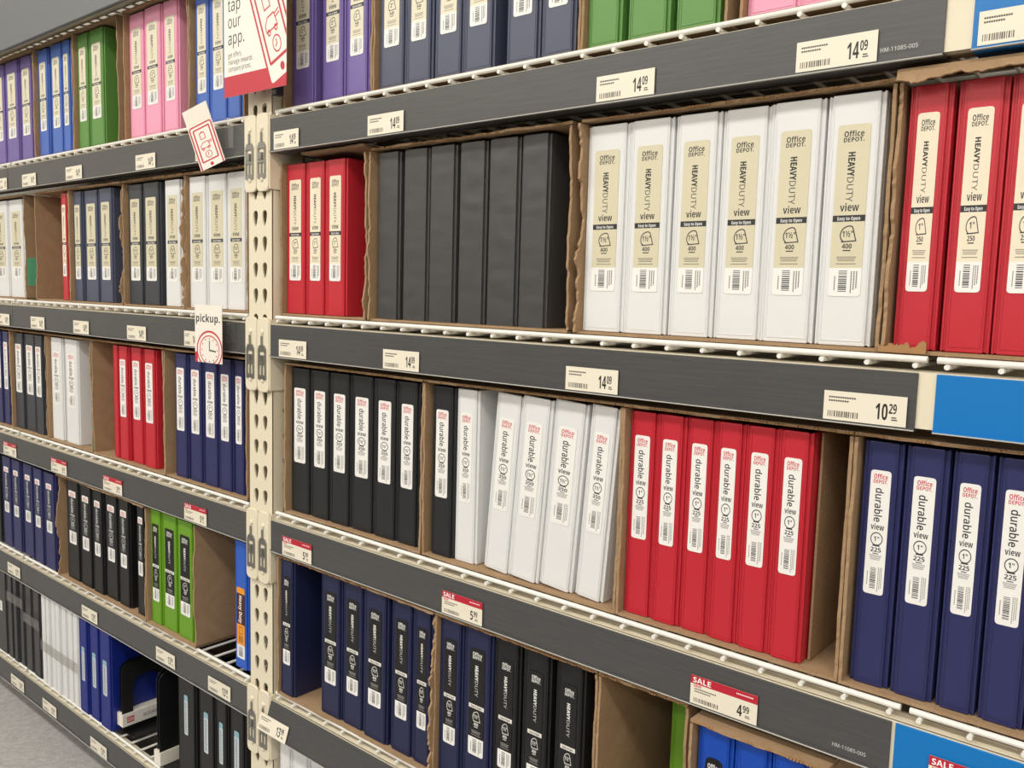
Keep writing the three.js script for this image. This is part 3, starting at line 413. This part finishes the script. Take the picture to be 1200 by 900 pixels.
// ---- bottom shelf
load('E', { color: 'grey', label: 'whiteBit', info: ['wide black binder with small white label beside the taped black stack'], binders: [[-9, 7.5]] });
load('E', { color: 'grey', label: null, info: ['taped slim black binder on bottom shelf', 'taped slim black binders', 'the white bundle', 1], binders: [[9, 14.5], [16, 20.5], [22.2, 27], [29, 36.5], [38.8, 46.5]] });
load('E', { color: 'white', label: null, info: ['taped slim white binder on bottom shelf', 'taped slim white binders', 'the blue binders', 1], binders: [[49.2, 53], [55, 58.5], [60.5, 64.5], [66.3, 70.5], [72.3, 77.5], [79.5, 84.3], [86.3, 91]] });
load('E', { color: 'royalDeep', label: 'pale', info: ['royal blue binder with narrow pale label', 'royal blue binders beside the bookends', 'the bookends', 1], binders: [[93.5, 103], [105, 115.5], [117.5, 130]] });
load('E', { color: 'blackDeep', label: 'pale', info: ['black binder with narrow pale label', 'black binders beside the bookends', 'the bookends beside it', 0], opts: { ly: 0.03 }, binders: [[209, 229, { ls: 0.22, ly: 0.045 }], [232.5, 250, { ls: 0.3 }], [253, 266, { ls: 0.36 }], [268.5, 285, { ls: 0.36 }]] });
load('E', { color: 'white', label: 'pale', info: ['white binder under the tilted strip', 'white binders under the tilted strip', 'the steel upright', 0], binders: [[327, 339], [341.5, 359.5], [363, 382], [385, 406], [409, 430]] });
// tape bands round the taped bundles
{
  const tape = new THREE.MeshPhysicalMaterial({ color: 0xf4f4f2, transmission: 1, thickness: 0, roughness: 0.06 });
  const y0 = RAILS.E + DECK, bandOn = (u0, u1, fy, label) => { const y = y0 + H * fy, x0 = xOn(u0, y, 0), x1 = xOn(u1, y, 0); const m = shadow(new THREE.Mesh(bx(x1 - x0, 0.03, 0.0008, (x0 + x1) / 2, y, 0.0035), tape)); m.name = numbered('packing_tape'); tag(m, label, 'tape'); scene.add(m); };
  bandOn(9, 27, 0.72, 'clear packing tape across the upper part of the slim black binders'); bandOn(28.5, 47, 0.6, 'clear packing tape across the lower part of the slim black binders'); bandOn(49, 92, 0.42, 'clear packing tape around the slim white binders');
}

// ---------------------------------------------------------------- bookends on the bottom shelf
const bookendText = lab(canvas(512, 128, (g, w, h) => { g.fillStyle = '#e9e6e2'; g.fillRect(0, 0, w, h); g.fillStyle = '#b5232e'; g.fillRect(40, 34, 74, 62); g.fillStyle = '#fff'; g.font = 'bold 22px sans-serif'; g.textAlign = 'center'; g.fillText('Office', 77, 62); g.fillText('DEPOT', 77, 84); g.fillStyle = '#3a3a3c'; g.font = '48px sans-serif'; g.fillText('BOOKENDS', 330, 86); }));
function bookends(label, x, z, h, d, bandY, bandH, face, solid) {
  const g = thing('bookend_pack', label, 'bookends', [x, RAILS.E + DECK, z]);
  const s = new THREE.Shape(); s.moveTo(0, 0); s.lineTo(d, 0); s.lineTo(d, h - 0.03); s.quadraticCurveTo(d, h, d - 0.03, h); s.lineTo(0.03, h); s.quadraticCurveTo(0, h, 0, h - 0.03); s.lineTo(0, 0);
  const q = new THREE.Path(), a = d * 0.22; q.moveTo(a, 0.012); q.lineTo(a, h * 0.6); q.quadraticCurveTo(a, h * 0.78, d / 2, h * 0.78); q.quadraticCurveTo(d - a, h * 0.78, d - a, h * 0.6); q.lineTo(d - a, 0.012); q.lineTo(a, 0.012); if (!solid) s.holes.push(q);
  const plate = new THREE.ExtrudeGeometry(s, { depth: 0.0016, bevelEnabled: false, curveSegments: 8 }).rotateY(Math.PI / 2);
  part('upright_plate', plate, M.blackMetal, g); part('upright_plate', plate, M.blackMetal, g, [-0.018, 0, -0.004]);
  part('base_plate', rb(0.02, 0.0016, d * 0.56, 0.0007, -0.011, 0.001, -d / 2), M.blackMetal, g); part('base_plate', rb(0.07, 0.0016, d * 0.9, 0.0007, 0.016, 0.003, -d / 2), M.blackMetal, g);
  const bd = new THREE.BoxGeometry(d + 0.002, bandH, 0.03).rotateY(Math.PI / 2); part('paper_band', bd, [M.paper, M.paper, M.paper, M.paper, M.paper, M.paper], g, [-0.0095, bandY, -d / 2]);
  if (face) part('printed_face', new THREE.BoxGeometry(d, bandH * 0.98, 0.0004).rotateY(Math.PI / 2), face, g, [0.0058, bandY, -d / 2]);
  return g;
}
bookends('pair of black metal bookends in a white printed paper band', -0.703, -0.02, 0.19, 0.135, 0.036, 0.034, bookendText);
bookends('black metal bookend pack with a plain white card beside black binders', xOn(187, 0.19, -0.006), -0.006, 0.24, 0.1, 0.022, 0.034, null, true);

// ---------------------------------------------------------------- promotional cards
const RED = '#c5313f';
function phoneArt(g, sc = 1) { // phone outline with a bag, a truck and a clock inside, drawn round the origin, 100 x 190 units
  g.strokeStyle = RED; g.lineWidth = 7 * sc; g.beginPath(); g.roundRect(-55, -100, 110, 200, 10); g.fillStyle = '#f6efe6'; g.fill(); g.stroke(); g.beginPath(); g.roundRect(-40, -84, 80, 146, 3); g.stroke();
  g.fillStyle = RED; g.beginPath(); g.arc(0, 81, 8, 0, 7); g.fill(); g.lineWidth = 3.5 * sc; g.strokeRect(-16, -62, 24, 26); g.beginPath(); g.arc(-4, -62, 6, Math.PI, 0); g.stroke();
  g.beginPath(); g.moveTo(-26, 6); g.lineTo(-26, -8); g.lineTo(-12, -20); g.lineTo(14, -20); g.lineTo(18, 6); g.lineTo(-26, 6); g.moveTo(14, -16); g.lineTo(34, -20); g.moveTo(15, -9); g.lineTo(34, -13); g.stroke();
  for (const x of [-18, 10]) { g.beginPath(); g.arc(x, 8, 5, 0, 7); g.stroke(); } g.beginPath(); g.arc(0, 36, 15, 0, 7); g.stroke(); g.beginPath(); g.moveTo(0, 27); g.lineTo(0, 36); g.lineTo(-7, 40); g.stroke();
}
function card(name, label, w, h, draw, pos, rotation, cw, ch) {
  const g = thing(name, label, 'sign', pos); part('printed_card', rb(w, h, 0.0012, 0.0005), lab(canvas(cw, ch, draw), { roughness: 0.5 }), g);
  g.rotation.set(...rotation); return g;
}
{
  const g = card('promotional_sign', 'white sign reading tap our app with a red phone drawing', 0.198, 0.3, (g, w, h) => {
    g.fillStyle = '#f4efe6'; g.fillRect(0, 0, w, h); g.fillStyle = RED; g.fillRect(0, h - 100, w, 100);
    g.save(); g.translate(405, h - 290); g.rotate(-0.38); g.scale(2, 2.6); phoneArt(g, 0.85); g.restore();
    g.fillStyle = '#2e3236'; g.textAlign = 'left'; g.font = '84px sans-serif'; ['tap', 'our', 'app.'].forEach((s, i) => fit(g, s, 34, h - 412 + i * 80, [112, 112, 146][i])); g.font = '32px sans-serif'; ['get offers.', 'manage rewards.', 'compare prices.'].forEach((s, i) => fit(g, s, 36, h - 190 + i * 34, [118, 212, 196][i]));
  }, [-0.008, 1.862, 0.03], [0, 0.02, 0.0], 512, 776);
  part('sign_bracket', rb(0.014, 0.02, 0.018, 0.003, 0.055, -0.152, -0.012), M.dark, g);
}
card('promotional_card', 'small tilted card with a red phone drawing hung on the strip', 0.064, 0.125, (g, w, h) => { g.fillStyle = '#f1e9dd'; g.fillRect(0, 0, w, h); g.save(); g.translate(w / 2, h * 0.66); g.scale(1.75, 1.55); phoneArt(g, 0.9); g.restore(); }, [-0.182, 1.646, 0.034], [0.05, 0.35, 0.33], 220, 430);
card('promotional_card', 'white pickup card with a red clock drawing hung on the strip', 0.098, 0.12, (g, w, h) => {
  g.fillStyle = '#f3ede4'; g.fillRect(0, 0, w, h); g.fillStyle = '#2c3034'; g.font = 'bold 74px sans-serif'; g.textAlign = 'left'; fit(g, 'pickup.', 8, 118, w * 0.92); g.strokeStyle = RED; g.lineWidth = 13; g.beginPath(); g.ellipse(w * 0.54, 310, 150, 128, 0, 0, 7); g.stroke(); g.lineWidth = 8; g.beginPath(); g.ellipse(w * 0.54, 310, 118, 98, 0, 0, 7); g.stroke(); g.strokeStyle = '#3a3a3c'; g.beginPath(); g.lineWidth = 10; g.moveTo(w * 0.54, 244); g.lineTo(w * 0.54, 312); g.lineTo(w * 0.54 + 78, 318); g.stroke(); g.fillStyle = RED; for (let a = 0; a < 12; a++) g.fillRect(w * 0.54 + 96 * Math.cos(a * 0.524) - 5, 310 + 80 * Math.sin(a * 0.524) - 5, 10, 10); g.fillRect(0, 330, 34, 80);
}, [-0.184, 1.247, 0.026], [0, 0.04, 0.0], 330, 400);
for (const [y, lb] of [[1.652, 'clear plastic card clip beside the tilted phone card'], [1.262, 'clear plastic card clip beside the pickup card']]) {
  const g = thing('card_holder', lb, 'clip', [-0.128, y, 0.006]); part('clip_plate', rb(0.03, 0.045, 0.0016, 0.0006, 0, -0.008, 0.004), M.clear, g); part('clip_hook', rb(0.016, 0.02, 0.014, 0.002, 0, 0.018, 0.003), M.clear, g);
}
renderer.render(scene, camera);
